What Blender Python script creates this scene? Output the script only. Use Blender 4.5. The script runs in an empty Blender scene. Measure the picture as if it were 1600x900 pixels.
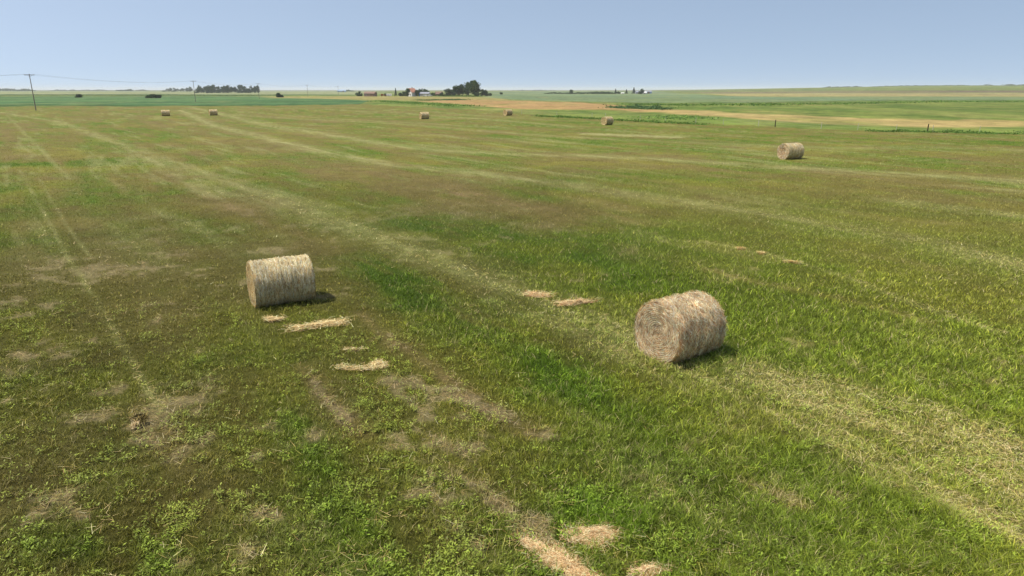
import bpy, math, random
import numpy as np
from mathutils import Vector, Matrix

random.seed(7)
rng = np.random.default_rng(11)
S = bpy.context.scene
COL = S.collection
R = math.radians

# ------------------------------------------------------------------ camera
CAM_H = 6.5
PITCH = R(16.19)
FPX = 1067.0                       # focal length in pixels of a 1600 wide frame
cd = bpy.data.cameras.new('camera')
cam = bpy.data.objects.new('camera', cd)
COL.objects.link(cam)
cam.location = (0, 0, CAM_H)
cam.rotation_euler = (math.pi/2 - PITCH, 0, 0)
cd.sensor_width = 36.0
cd.lens = 36.0*FPX/1600.0
cd.clip_start = 0.1
cd.clip_end = 60000
S.camera = cam
S.render.resolution_x = 1024
S.render.resolution_y = 576

# ------------------------------------------------------------------ light
SUN_EL = R(63)
SUN_HEAD = Vector((0.97, 0.20, 0)).normalized()       # heading the light travels
sd = bpy.data.lights.new('sun', 'SUN')
sd.energy = 4.9
sd.angle = R(0.6)
sd.color = (1.0, 0.95, 0.86)
sun = bpy.data.objects.new('sun', sd)
COL.objects.link(sun)
ldir = Vector((SUN_HEAD.x*math.cos(SUN_EL), SUN_HEAD.y*math.cos(SUN_EL), -math.sin(SUN_EL)))
sun.rotation_euler = ldir.to_track_quat('-Z', 'Y').to_euler()
sun.location = (0, 0, 60)

W = bpy.data.worlds.new('World')
S.world = W
W.use_nodes = True
nt = W.node_tree
nt.nodes.clear()
SKY_LIFT = 0.25
sky = nt.nodes.new('ShaderNodeTexSky')
sky.sky_type = 'NISHITA'
sky.sun_disc = False
sky.sun_elevation = SUN_EL
sky.sun_rotation = math.atan2(-SUN_HEAD.x, -SUN_HEAD.y)
sky.altitude = 600
sky.air_density = 1.0
sky.dust_density = 1.8
sky.ozone_density = 4.0
tcw = nt.nodes.new('ShaderNodeTexCoord')          # read the sky a little above the true horizon: evenly hazy prairie air
lift = nt.nodes.new('ShaderNodeVectorMath'); lift.operation = 'ADD'; lift.inputs[1].default_value = (0, 0, SKY_LIFT)
nrm = nt.nodes.new('ShaderNodeVectorMath'); nrm.operation = 'NORMALIZE'
nt.links.new(tcw.outputs['Generated'], lift.inputs[0]); nt.links.new(lift.outputs[0], nrm.inputs[0])
nt.links.new(nrm.outputs[0], sky.inputs['Vector'])
tintn = nt.nodes.new('ShaderNodeMix')
tintn.data_type = 'RGBA'
tintn.blend_type = 'MULTIPLY'
tintn.inputs[0].default_value = 1.0
tintn.inputs[7].default_value = (1.90, 1.52, 1.17, 1)
bg = nt.nodes.new('ShaderNodeBackground')
bg.inputs[1].default_value = 0.15
wo = nt.nodes.new('ShaderNodeOutputWorld')
nt.links.new(sky.outputs[0], tintn.inputs[6])
nt.links.new(tintn.outputs[2], bg.inputs[0])
nt.links.new(bg.outputs[0], wo.inputs[0])

S.view_settings.view_transform = 'Standard'
S.view_settings.look = 'None'
S.view_settings.gamma = 1
S.view_settings.use_curve_mapping = False
S.view_settings.exposure = 0.0
S.render.engine = 'CYCLES'
S.cycles.max_bounces = 6
S.cycles.volume_bounces = 1
S.cycles.transparent_max_bounces = 8

HAZE = True
HAZE_DENS = 0.00009

# ------------------------------------------------------------------ maths
TAB = rng.random((512, 512)).astype(np.float32)*2-1

def vnoise(x, y):
    xi = np.floor(x).astype(np.int64); yi = np.floor(y).astype(np.int64)
    fx = (x-xi); fy = (y-yi)
    fx = fx*fx*(3-2*fx); fy = fy*fy*(3-2*fy)
    x0 = xi & 511; x1 = (xi+1) & 511; y0 = yi & 511; y1 = (yi+1) & 511
    a = TAB[y0, x0]; b = TAB[y0, x1]; c = TAB[y1, x0]; d = TAB[y1, x1]
    return (a*(1-fx)+b*fx)*(1-fy)+(c*(1-fx)+d*fx)*fy

def fbm(x, y, oct=4, seed=0, gain=0.55):
    r = np.zeros(np.shape(x)); amp = 1.0; tot = 0
    x = np.asarray(x, float)+seed*17.31; y = np.asarray(y, float)-seed*9.77
    for o in range(oct):
        r += amp*vnoise(x, y); tot += amp
        x, y = 1.61*x-1.22*y+5.3, 1.22*x+1.61*y+8.1
        amp *= gain
    return r/tot*1.6

def ss(a, b, v):
    t = np.clip((v-a)/(b-a), 0, 1)
    return t*t*(3-2*t)

def hgt(x, y):
    """ground height"""
    x = np.asarray(x, float); y = np.asarray(y, float)
    d = np.hypot(x, y)
    az = np.degrees(np.arctan2(x, np.maximum(y, 1e-6)))
    az = np.where(y <= 0, 90.0, az)
    rise = 23.0*ss(600, 3600, d)*ss(6, 33, az)
    roll = 0.28*fbm(x/55.0, y/55.0, 2, 3)*ss(35, 90, d)
    far = 1.6*fbm(x/700.0, y/700.0, 2, 5)*ss(700, 2500, d)
    mic = 0.022*fbm(x/0.8, y/0.8, 3, 9)*(1-ss(40, 90, d))+0.04*fbm(x/4.0, y/4.0, 2, 12)*(1-ss(60, 120, d))
    return rise+roll+far+mic

cP, sP = math.cos(PITCH), math.sin(PITCH)
def to_image_px(x, y, z):
    """bearing / depression of a ground point as read on the surveyor's 1600 x 900 frame"""
    dep = y*cP-(z-CAM_H)*sP
    up = y*sP+(z-CAM_H)*cP
    dep = np.where(dep < 0.05, 0.05, dep)
    return 800+FPX*x/dep, 450-FPX*up/dep

def ray(px, py):
    a = (px-800)/FPX; b = (450-py)/FPX
    v = np.array([a, cP+b*sP, -sP+b*cP])
    return v/np.hypot(v[0], v[1])
def at(px, py):
    """ground point under a pixel of the photograph"""
    v = ray(px, py)
    ds = np.geomspace(3, 9000, 6000)
    z = CAM_H+v[2]*ds-hgt(v[0]*ds, v[1]*ds)
    k = np.argmax(z < 0)
    if z[k] >= 0: k = len(ds)-1
    if k > 0 and z[k] < 0:
        f = z[k-1]/(z[k-1]-z[k]); dd = ds[k-1]+(ds[k]-ds[k-1])*f
    else: dd = ds[k]
    return Vector((v[0]*dd, v[1]*dd, float(hgt(v[0]*dd, v[1]*dd))))
def on_bearing(px, dist):
    v = ray(px, 140)
    x, y = v[0]*dist, v[1]*dist
    return Vector((x, y, float(hgt(x, y))))

def lin(c):
    c = np.asarray(c, float)/255.0
    return np.where(c <= 0.04045, c/12.92, ((c+0.055)/1.055)**2.4)
def L4(c, k=1.0): return tuple(lin(c)*k)+(1,)

# swath direction
U = np.array([0.575, -0.818]); T = np.array([0.818, 0.575])

# (points on the photo), half width in metres, strength
LINES = [
 ('pale', [(0,175),(100,192),(180,222),(260,252),(360,285),(500,332),(600,372),(700,415),(800,458),(900,502),(1000,548),(1080,585)], 1.0, .52),
 ('pale', [(180,222),(260,262),(340,300),(420,312),(520,350),(600,385)], 0.8, .55),
 ('pale', [(1080,585),(1200,645),(1330,710),(1470,780),(1620,860)], 0.25, .55),
 ('pale', [(1180,590),(1300,640),(1430,700),(1620,790)], 1.15, .72),
 ('pale', [(1270,600),(1400,640),(1620,720)], 0.9, .65),
 ('pale', [(280,172),(330,195),(400,212),(500,236),(600,256),(700,266),(800,278),(900,292),(1000,306),(1100,320),(1250,345),(1400,370),(1620,420)], 1.4, .55),
 ('pale', [(300,168),(440,200),(540,215),(620,228),(700,236),(790,241),(900,243),(1050,250),(1250,262),(1620,285)], 1.8, .50),
 ('pale', [(180,168),(420,183),(560,190),(700,200),(800,208),(920,216),(1060,222),(1300,232)], 1.6, .35),
 ('pale', [(360,167),(480,170),(620,176),(760,186),(900,198)], 1.8, .40),
 ('pale', [(350,172),(450,180),(600,190),(740,198)], 1.4, .30),
 ('pale', [(500,168),(640,172),(740,180),(860,188)], 1.6, .35),
 ('pale', [(1150,228),(1300,232),(1450,230),(1620,236)], 2.2, .30),
 ('pale', [(1240,345),(1300,352),(1370,362)], 0.9, .5),
 ('pale', [(1380,312),(1450,322),(1520,330),(1620,342)], 0.8, .65),
 ('pale', [(1500,290),(1560,296),(1600,299)], 0.7, .6),
 ('pale', [(30,265),(70,335),(110,410),(150,470),(200,555),(250,640)], 0.12, .42),
 ('pale', [(62,280),(100,345),(140,400)], 0.10, .35),
 ('pale', [(10,180),(60,230),(110,280)], 0.3, .40),
 ('pale', [(150,270),(210,305),(260,340)], 0.3, .35),
 ('pale', [(1095,378),(1160,390),(1250,412),(1340,440),(1440,480),(1560,520)], 0.2, .60),
 ('brown', [(1100,420),(1200,445),(1320,470),(1400,490),(1450,505)], 0.32, .65),
 ('brown', [(560,490),(600,525),(650,560),(720,610),(760,645),(830,675)], 0.28, .70),
 ('brown', [(470,575),(500,610),(520,640),(560,680)], 0.45, .60),
 ('brown', [(690,660),(720,720),(730,780),(720,840)], 0.55, .40),
 ('brown', [(1160,755),(1200,770),(1250,795)], 0.12, .80),
 ('brown', [(1480,780),(1540,800),(1620,840)], 0.13, .60),
 ('brown', [(860,500),(960,545),(1040,590)], 0.16, .45),
 ('brown', [(220,640),(260,700),(300,760),(330,800)], 0.5, .45),
 ('brown', [(250,270),(330,310),(420,350),(560,400)], 1.1, .35),
 ('brown', [(560,262),(700,300),(860,330),(960,345)], 2.2, .45),
 ('brown', [(300,200),(420,240),(560,262)], 3.0, .25),
 ('brown', [(1320,330),(1400,345),(1500,350)], 1.0, .35),
 ('brown', [(1330,395),(1420,410),(1500,430)], 0.8, .40),
 ('lush', [(560,400),(640,450),(720,500),(800,545),(900,600),(1000,650),(1150,720),(1300,790),(1500,880)], 1.1, 1.0),
 ('bare', [(620,600),(680,660),(730,720),(780,800),(800,860)], .8, .8),
 ('bare', [(0,760),(120,790),(280,770),(420,800),(560,860)], .9, .45),
 ('bare', [(480,600),(510,640),(540,670)], .3, .9),
 ('bare', [(700,610),(780,650),(840,680)], .35, .9),
 ('lush', [(0,258),(80,256),(180,250)], 2.5, .75),
 ('lush', [(1130,440),(1260,500),(1400,560),(1600,600)], 1.7, .60),
 ('lush', [(1120,560),(1200,560),(1350,570)], 0.9, .4),
 ('lush', [(480,620),(500,700),(520,780),(560,860)], 0.8, .40),
 ('lush', [(330,560),(420,560),(470,570)], 0.7, .35),
 ('lush', [(620,350),(740,370),(850,400),(1000,440)], 2.2, .45),
 ('lush', [(850,190),(1000,205),(1200,222),(1600,222)], 9.0, .35),
 ('lush', [(900,800),(1100,830),(1300,880)], 0.8, .35),
 ('lush', [(0,860),(120,850),(240,880)], 0.6, .35),
 ('pale', [(925,209.5),(985,211.5),(1045,214)], 1.7, 2.2),
 ('pale', [(1540,294),(1590,297)], 0.3, .7),
]
LINEW = []
for kind, pts, w, a in LINES:
    P = [at(*p) for p in pts]
    LINEW.append((kind, np.array([(p.x, p.y) for p in P]), w, a))

def curve(u, pts):
    pts = np.array(pts, float)
    return np.interp(u, pts[:, 0], pts[:, 1])

PAL = dict(olive=lin((130,122,62)), lush=lin((104,128,36)), dlush=lin((84,108,28)), pale=lin((176,174,112)),
           brown=lin((138,119,80)), bare=lin((158,138,112)), yel=lin((146,144,58)))

def mix(a, b, f):
    f = np.clip(f, 0, 1)[:, None]
    return a*(1-f)+b*f

def field(x, y, z, near=False):
    """albedo of the ground cover and its masks"""
    d = np.hypot(x, y)
    s = x*U[0]+y*U[1]; t = x*T[0]+y*T[1]
    t = t+1.2*fbm(x/30, y/30, 2, 31)
    m = {k: np.zeros(len(x)) for k in ('pale', 'brown', 'lush', 'bare')}
    wob = fbm(x/1.7, y/1.7, 3, 21)
    wob2 = fbm(s/3.5, t/0.5, 3, 22)
    for kind, P, w, a in LINEW:
        lo = P.min(0)-4*w-1; hi = P.max(0)+4*w+1
        idx = np.nonzero((x > lo[0]) & (x < hi[0]) & (y > lo[1]) & (y < hi[1]))[0]
        if len(idx) == 0: continue
        xx = x[idx]; yy = y[idx]
        best = np.full(len(idx), 1e9)
        for i in range(len(P)-1):
            A = P[i]; B = P[i+1]; AB = B-A
            q = np.clip(((xx-A[0])*AB[0]+(yy-A[1])*AB[1])/(AB@AB), 0, 1)
            best = np.minimum(best, np.hypot(xx-A[0]-q*AB[0], yy-A[1]-q*AB[1]))
        r = best/w*(1+0.45*wob[idx])
        v = a*(1.4 if kind == 'pale' and w > 1.2 else 1.15)*np.exp(-r*r)*np.clip(0.95+0.75*wob2[idx]+0.35*wob[idx], 0.1, 1.6)
        m[kind][idx] = np.maximum(m[kind][idx], v)
    n1 = fbm(x/8, y/8, 4, 1)
    n2 = fbm(s/11, t/1.6, 4, 2)
    n3 = fbm(s/22, t/3.2, 3, 4)
    n4 = fbm(x/1.5, y/1.5, 4, 6)
    n5 = fbm(x/0.42, y/0.42, 4, 7)
    nb = fbm(x/3.0, y/3.0, 4, 8)
    right = ss(-9, 9, x-0.12*(y-16))*(1-ss(28, 60, d))
    nearw = 1-ss(22, 50, d)
    lush = 0.27+0.34*right+(0.30+.15*ss(25,60,d))*n1+(0.22+.25*ss(25,60,d))*n2+0.24*n4+0.12*n5+0.8*m['lush']-0.35*m['brown']
    lush = lush-0.10*(1-right)*nearw
    c = mix(PAL['olive'][None, :]*np.ones((len(x), 1)), PAL['lush'], lush*1.15)
    c = mix(c, PAL['dlush'], ss(0.55, 1.2, lush+0.3*n5)*0.8)
    yel = ss(0.25, 0.9, fbm(x/5, y/5, 3, 14)+0.25*n3)*0.45
    c = mix(c, PAL['yel'], yel)
    brn = ss(0.05, 0.95, (0.55-.2*ss(30,60,d))*fbm(x/6, y/6, 4, 15)+(0.45+.4*ss(30,60,d))*fbm(s/30+9, t/2.6, 4, 19)+0.25*nb+0.25*n4*nearw+0.10*(1-right))*(.70-.32*ss(30, 60, d))
    brn = brn*(1-0.5*nearw)
    brn = np.maximum(brn*(1-0.6*np.clip(m['lush'], 0, 1)), m['brown']*(0.8+0.5*n4))
    c = mix(c, PAL['brown'], brn)
    # thin worn spots in the close left half and the middle foreground
    spot = ss(0.36, 0.75, nb*0.35+n4*0.45+n5*0.45+0.16*(1-right))*nearw*(1-np.clip(m['lush'], 0, 1)*.8)
    spot = spot*(0.30+0.70*(1-right))
    spot = np.maximum(spot, ss(0.55, 1.1, m['bare']+.55*n4+.7*n5)*nearw)
    c = mix(c, PAL['bare'], spot*0.75)
    pale = np.clip(m['pale'], 0, 1.2)
    streak = ss(0.15, 1.0, n3*.5+n2*0.7+0.5*fbm(s/6, t/.5, 3, 17))*0.62
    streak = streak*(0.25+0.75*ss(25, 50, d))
    c = c*(1+.15*ss(28, 60, d))[:, None]  # middle distance lightened: sheen and haze put into the ground colour
    pale = np.maximum(pale, streak)
    c = mix(c, PAL['pale'], pale*0.85)
    c = mix(c, lin((158,158,66)), 0.36*ss(1, 9, x-0.05*(y-16))*(1-ss(30, 70, d)))
    c = c*(np.array([[-.06, 0.02, -.20]])*nearw[:, None]+1)
    c = c*(1-0.15*(1-right)*(1-ss(14, 34, d))+0.10*n5+0.12*n4)[:, None]
    # ---- beyond the mown field
    u, v = to_image_px(x, y, z)  # image coordinates; the field bands below are laid out in them
    v = v+1.7*fbm(x/9, y/30, 4, 40)*ss(146, 172, v)+0.35*fbm(x/60, y/200, 2, 49)*ss(141, 146, v)
    beyond = v < curve(u, [(-900,168),(0,167.5),(300,165.5),(560,163.5),(650,166),(740,172),(815,178),(925,184),(1040,190.5),(1211,198),(1400,205.5),(1600,210),(2500,215)])
    beyond &= y > 20
    g = mix(lin((140,152,74))[None, :]*np.ones((len(x), 1)), lin((106,130,56)), 0.5+0.8*fbm(x/14, y/30, 4, 41))
    g = mix(g, lin((165,160,90)), ss(0.2, 1, fbm(x/20, y/50, 4, 42))*0.7)
    def band(top, bot, colr, f=1.0, soft=0.7):
        nonlocal g
        tp = curve(u, top); bt = curve(u, bot)
        k = ss(-soft, soft, v-tp)*ss(-soft, soft, bt-v)*f
        g = mix(g, lin(colr) if np.ndim(colr) == 1 else colr, k)
    far = fbm(x/120, y/300, 3, 43)
    # left: pale fields near the sky line, hedge line, emerald crop
    left = ss(600, 540, u) if False else 1-ss(540, 620, u)
    g = mix(g, lin((160,168,118)), left*(1-ss(147.2, 148.4, v)))
    g = mix(g, lin((138,150,108)), left*(1-ss(142.5, 143.5, v)))
    band([(-900,147.3),(600,147.3)], [(-900,149),(540,149),(580,147.3)], (88,118,72), .75, .5)
    em = mix(lin((78,120,72))[None, :]*np.ones((len(x), 1)), lin((104,138,80)), 0.5+0.9*fbm(x/90, y/26, 3, 44))
    k = ss(-.5, .5, v-curve(u, [(-900,151),(180,150),(400,150),(480,153),(577,156.5)]))*ss(-.5, .5, curve(u, [(-900,167),(300,165.5),(480,164.5),(560,163),(576,158),(580,150)])-v)
    g = mix(g, em, k)
    band([(-900,160.2),(300,159.6),(560,158.5),(575,158)], [(-900,162),(300,161.2),(560,159.6),(575,158)], (70,106,62), .6, .6)
    band([(-900,165.2),(300,164),(480,163.2),(560,162.4),(575,158)], [(-900,168),(300,166),(480,165),(560,163.8),(575,158)], (66,98,48), .8, .6)
    # centre: tan strip, orange grass
    band([(400,151),(430,150.5),(560,150.3),(700,151),(820,152)], [(400,151),(430,153),(480,153.5),(570,156.5),(700,157),(810,156),(830,152)], (172,160,98), .85, .8)
    oc = mix(lin((190,154,102))[None, :]*np.ones((len(x), 1)), lin((196,174,112)), ss(900, 1150, u)+0.3*far)
    oc = mix(oc, lin((140,148,72)), ss(0.15, .8, fbm(x/14, y/20, 4, 46))*0.55)
    k = ss(-1, 1, v-curve(u, [(560,158),(640,157),(700,154.5),(800,157),(900,159),(950,163),(1000,168),(1040,171),(1170,176.5),(1240,180),(1320,184.5),(1450,187),(1900,190)]))*\
        ss(-1.2, 1.2, curve(u, [(560,156),(640,158),(720,163),(780,169),(850,171),(940,172),(1040,177),(1170,186),(1240,191.5),(1320,195),(1450,198),(1900,196)])-v)
    g = mix(g, oc, k*ss(600, 700, u)*0.95)
    # brighter ditch grass in front of the orange band
    band([(1040,180),(1240,193),(1320,197),(1450,200),(1900,200)], [(1040,190),(1240,199),(1400,205),(1600,209),(1900,213)], (130,152,66), .7, 1.6)
    # teal crop
    tc = mix(lin((120,144,106))[None, :]*np.ones((len(x), 1)), lin((138,156,106)), 0.5+.8*fbm(x/60, y/60, 3, 47))
    k = ss(-.5, .5, v-curve(u, [(740,143.6),(1020,143),(1120,149.5),(1200,151),(2400,151)]))*ss(-.7, .7, curve(u, [(740,150),(800,156),(900,158.5),(1040,160.5),(1150,160.5),(1250,158.5),(1400,156.5),(2400,156.5)])-v)
    g = mix(g, tc, k*ss(735, 780, u))
    band([(800,156.5),(900,159),(1040,161),(1250,159),(1400,157),(2400,157)], [(800,156.5),(900,160),(1040,163.4),(1250,161.5),(1400,158.5),(2400,158.5)], (96,124,58), .6, .6)
    # right: tan and brown strips below the sky line
    band([(1090,147),(1130,146),(1300,145.5),(2400,145.3)], [(1090,147),(1150,150),(1220,150.8),(2400,150.6)], (182,168,112), .9, .5)
    band([(1060,145),(1130,143.5),(1430,141.6),(2400,140.6)], [(1060,145),(1130,146),(1430,145.4),(2400,143.6)], (138,124,94), .8, .5)
    band([(1420,141.5),(2400,140.3)], [(1420,142),(1500,143.4),(2400,143.4)], (122,104,92), .8, .4)
    # pale stripes in the centre distance
    band([(560,146),(1000,146)], [(560,147.3),(1000,147)], (170,178,130), .35, .5)
    g = mix(g, g*np.array([[.80, .88, .74]]), ss(0.0, .7, fbm(x/9, y/24, 4, 53))*.8)
    g = mix(g, lin((176,168,104)), ss(0.25, .9, fbm(x/12, y/40, 4, 54))*.30)
    g = g*(1+0.20*fbm(x/7, y/9, 4, 48)+0.22*fbm(x/2.2, y/4, 3, 50)+0.12*far)[:, None]
    b = beyond.astype(float)
    c = mix(c, g, b)
    return np.clip(c, 0.004, 0.9), np.clip(lush, 0, 1.4)*(1-b), np.clip(pale, 0, 1), np.clip(np.maximum(spot, brn), 0, 1), b

# ------------------------------------------------------------------ node helpers
def new_mat(name):
    m = bpy.data.materials.new(name); m.use_nodes = True
    n = m.node_tree; n.nodes.clear()
    o = n.nodes.new('ShaderNodeOutputMaterial'); b = n.nodes.new('ShaderNodeBsdfPrincipled')
    n.links.new(b.outputs[0], o.inputs[0])
    b.inputs['Roughness'].default_value = 0.85
    b.inputs['Specular IOR Level'].default_value = 0.15
    return m, n, b, o

def attr_mat(name, scales, gain=1.0, rough=0.9, spec=0.1, transl=0.0, bump=0.0):
    """colour attribute 'tint' times world-space noise at the given (scale, amount) pairs"""
    m, n, b, o = new_mat(name)
    a = n.nodes.new('ShaderNodeAttribute'); a.attribute_name = 'tint'
    geo = n.nodes.new('ShaderNodeNewGeometry')
    cur = a.outputs['Color']
    last = None
    for sc, am in scales:
        no = n.nodes.new('ShaderNodeTexNoise'); no.inputs['Scale'].default_value = sc
        no.inputs['Detail'].default_value = 5; no.inputs['Roughness'].default_value = 0.65
        n.links.new(geo.outputs['Position'], no.inputs['Vector'])
        mr = n.nodes.new('ShaderNodeMapRange')
        mr.inputs[1].default_value = 0.3; mr.inputs[2].default_value = 0.7
        mr.inputs[3].default_value = 1-am; mr.inputs[4].default_value = 1+am
        n.links.new(no.outputs['Fac'], mr.inputs[0])
        vm = n.nodes.new('ShaderNodeVectorMath'); vm.operation = 'SCALE'
        n.links.new(cur, vm.inputs[0]); n.links.new(mr.outputs[0], vm.inputs['Scale'])
        cur = vm.outputs[0]; last = no
    vm = n.nodes.new('ShaderNodeVectorMath'); vm.operation = 'SCALE'; vm.inputs['Scale'].default_value = gain
    n.links.new(cur, vm.inputs[0]); cur = vm.outputs[0]
    n.links.new(cur, b.inputs['Base Color'])
    b.inputs['Roughness'].default_value = rough; b.inputs['Specular IOR Level'].default_value = spec
    if bump and last:
        bp = n.nodes.new('ShaderNodeBump'); bp.inputs['Strength'].default_value = bump
        bp.inputs['Distance'].default_value = 0.05
        n.links.new(last.outputs['Fac'], bp.inputs['Height']); n.links.new(bp.outputs[0], b.inputs['Normal'])
    if transl > 0:
        tr = n.nodes.new('ShaderNodeBsdfTranslucent'); n.links.new(cur, tr.inputs[0])
        mx = n.nodes.new('ShaderNodeMixShader'); mx.inputs[0].default_value = transl
        n.links.new(b.outputs[0], mx.inputs[1]); n.links.new(tr.outputs[0], mx.inputs[2])
        n.links.new(mx.outputs[0], o.inputs[0])
    return m

def flat_mat(name, col, rough=0.8, spec=0.2, noise=(2.0, 0.15), metallic=0):
    m, n, b, o = new_mat(name)
    tc = n.nodes.new('ShaderNodeTexCoord')
    no = n.nodes.new('ShaderNodeTexNoise'); no.inputs['Scale'].default_value = noise[0]; no.inputs['Detail'].default_value = 4
    n.links.new(tc.outputs['Object'], no.inputs['Vector'])
    mr = n.nodes.new('ShaderNodeMapRange'); mr.inputs[1].default_value = .3; mr.inputs[2].default_value = .7
    mr.inputs[3].default_value = 1-noise[1]; mr.inputs[4].default_value = 1+noise[1]
    n.links.new(no.outputs['Fac'], mr.inputs[0])
    vm = n.nodes.new('ShaderNodeVectorMath'); vm.operation = 'SCALE'
    vm.inputs[0].default_value = tuple(lin(col)); n.links.new(mr.outputs[0], vm.inputs['Scale'])
    n.links.new(vm.outputs[0], b.inputs['Base Color'])
    b.inputs['Roughness'].default_value = rough; b.inputs['Specular IOR Level'].default_value = spec
    b.inputs['Metallic'].default_value = metallic
    return m

# ------------------------------------------------------------------ mesh helpers
def np_mesh(name, V, faces, mat, tint=None, parent=None, smooth=False):
    """faces: list of (k,n) int arrays, all of one size each"""
    me = bpy.data.meshes.new(name)
    V = np.asarray(V, np.float32)
    me.vertices.add(len(V)); me.vertices.foreach_set('co', V.ravel())
    loops = np.concatenate([f.ravel() for f in faces]).astype(np.int32)
    cnt = np.concatenate([np.full(len(f), f.shape[1]) for f in faces])
    st = np.concatenate([[0], np.cumsum(cnt)[:-1]]).astype(np.int32)
    me.loops.add(len(loops)); me.loops.foreach_set('vertex_index', loops)
    me.polygons.add(len(cnt)); me.polygons.foreach_set('loop_start', st)
    me.update(calc_edges=True)
    if smooth:
        me.polygons.foreach_set('use_smooth', np.ones(len(cnt), bool))
    if tint is not None:
        a = me.attributes.new('tint', 'FLOAT_COLOR', 'POINT')
        c = np.ones((len(V), 4), np.float32); c[:, :3] = tint
        a.data.foreach_set('color', c.ravel())
    me.materials.append(mat)
    o = bpy.data.objects.new(name, me); COL.objects.link(o)
    if parent: o.parent = parent
    return o

class MB:
    def __init__(s): s.v = []; s.f = []
    def add(s, V, F):
        b = len(s.v); s.v += [tuple(p) for p in V]; s.f += [tuple(i+b for i in f) for f in F]; return s
    def box(s, c, h, rot=0):
        cx, cy, cz = c; hx, hy, hz = h; cr, sr = math.cos(rot), math.sin(rot)
        V = []
        for dz in (-hz, hz):
            for dx, dy in ((-hx, -hy), (hx, -hy), (hx, hy), (-hx, hy)):
                V.append((cx+dx*cr-dy*sr, cy+dx*sr+dy*cr, cz+dz))
        return s.add(V, [(3, 2, 1, 0), (4, 5, 6, 7), (0, 1, 5, 4), (1, 2, 6, 5), (2, 3, 7, 6), (3, 0, 4, 7)])
    def tube(s, pts, rad, n=8, cap=True):
        pts = [Vector(p) for p in pts]
        if not hasattr(rad, '__len__'): rad = [rad]*len(pts)
        V = []
        for i, p in enumerate(pts):
            d = (pts[min(i+1, len(pts)-1)]-pts[max(i-1, 0)]).normalized()
            a = d.cross(Vector((0, 0, 1)) if abs(d.z) < .9 else Vector((1, 0, 0))).normalized(); b = d.cross(a)
            for k in range(n):
                an = 2*math.pi*k/n
                V.append(p+(a*math.cos(an)+b*math.sin(an))*rad[i])
        F = []
        for i in range(len(pts)-1):
            for k in range(n):
                F.append((i*n+k, i*n+(k+1) % n, (i+1)*n+(k+1) % n, (i+1)*n+k))
        if cap:
            F.append(tuple(range(n))); F.append(tuple((len(pts)-1)*n+k for k in range(n))[::-1])
        return s.add(V, F)
    def prism(s, prof, x0, x1):
        """profile in y,z extruded along x"""
        n = len(prof)
        V = [(x0, y, z) for y, z in prof]+[(x1, y, z) for y, z in prof]
        F = [(k, (k+1) % n, (k+1) % n+n, k+n) for k in range(n)]+[tuple(range(n))[::-1], tuple(range(n, 2*n))]
        return s.add(V, F)
    def build(s, name, mat, parent=None, smooth=False):
        me = bpy.data.meshes.new(name); me.from_pydata([tuple(p) for p in s.v], [], s.f); me.update()
        if smooth:
            for p in me.polygons: p.use_smooth = True
        me.materials.append(mat)
        o = bpy.data.objects.new(name, me); COL.objects.link(o)
        if parent: o.parent = parent
        return o

def tag(o, label=None, cat=None, group=None, kind=None):
    if label: o['label'] = label
    if cat: o['category'] = cat
    if group: o['group'] = group
    if kind: o['kind'] = kind
    return o
def empty(name, loc, rz=0):
    o = bpy.data.objects.new(name, None); COL.objects.link(o)
    o.location = loc; o.rotation_euler = (0, 0, rz); o.empty_display_size = .3
    return o
def copy_tree(o, parent=None):
    c = o.copy(); COL.objects.link(c); c.parent = parent
    for ch in [k for k in bpy.data.objects if k.parent == o]:
        copy_tree(ch, c)
    return c

# ------------------------------------------------------------------ ground
M_ground = attr_mat('ground_cover', [(0.9, .10), (5.0, .16), (24.0, .34), (90.0, .30)], gain=0.56, bump=0.6)
rad = [0.6]
dep = math.atan(CAM_H/4.0)
rr = [1.2, 2.0, 3.0]
while True:
    d = CAM_H/math.tan(dep)
    if d > 260: break
    rr.append(d); dep -= 0.0024 if dep > 0.12 else 0.0009
d = 260
while d < 16000:
    rr.append(d); d *= 1.014
rr.append(16000)
rr = np.array([0.6]+rr)
fine = np.linspace(R(-45), R(45), 800)
coarse = np.linspace(R(46), R(314), 60)[1:-1]
aa = np.concatenate([fine, coarse])
RR, AA = np.meshgrid(rr, aa, indexing='ij')
gx = (RR*np.sin(AA)).ravel(); gy = (RR*np.cos(AA)).ravel()
gz = hgt(gx, gy)
nr, na = len(rr), len(aa)
i0 = np.arange(nr-1)[:, None]*na; j0 = np.arange(na)[None, :]; j1 = (np.arange(na)+1) % na
Q = np.stack([i0+j0, i0+j1[None, :], i0+na+j1[None, :], i0+na+j0], -1).reshape(-1, 4)[:, ::-1]
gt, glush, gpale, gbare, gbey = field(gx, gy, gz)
gt = gt*(1-0.38*(1-ss(18, 75, np.hypot(gx, gy)))*(1-0.9*np.clip(gbare, 0, 1)))[:, None]      # dark thatch and soil, with shade between the blades painted into the colour
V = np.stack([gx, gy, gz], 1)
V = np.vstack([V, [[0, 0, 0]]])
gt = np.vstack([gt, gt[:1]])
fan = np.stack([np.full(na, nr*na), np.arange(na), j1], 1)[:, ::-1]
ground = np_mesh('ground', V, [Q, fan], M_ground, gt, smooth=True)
tag(ground, 'mown prairie hay field running out to crops and the flat horizon', 'ground', kind='structure')
print('ground', len(V))
SCALE_BLADE = 1.0

# ------------------------------------------------------------------ grass
M_grass = attr_mat('grass_blades', [(1.3, .10)], gain=0.96, rough=0.55, spec=0.2, transl=0.15)
M_straw = attr_mat('dry_straw', [(9.0, .12)], gain=1.0, rough=0.75, spec=0.15, transl=0.10)

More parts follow.
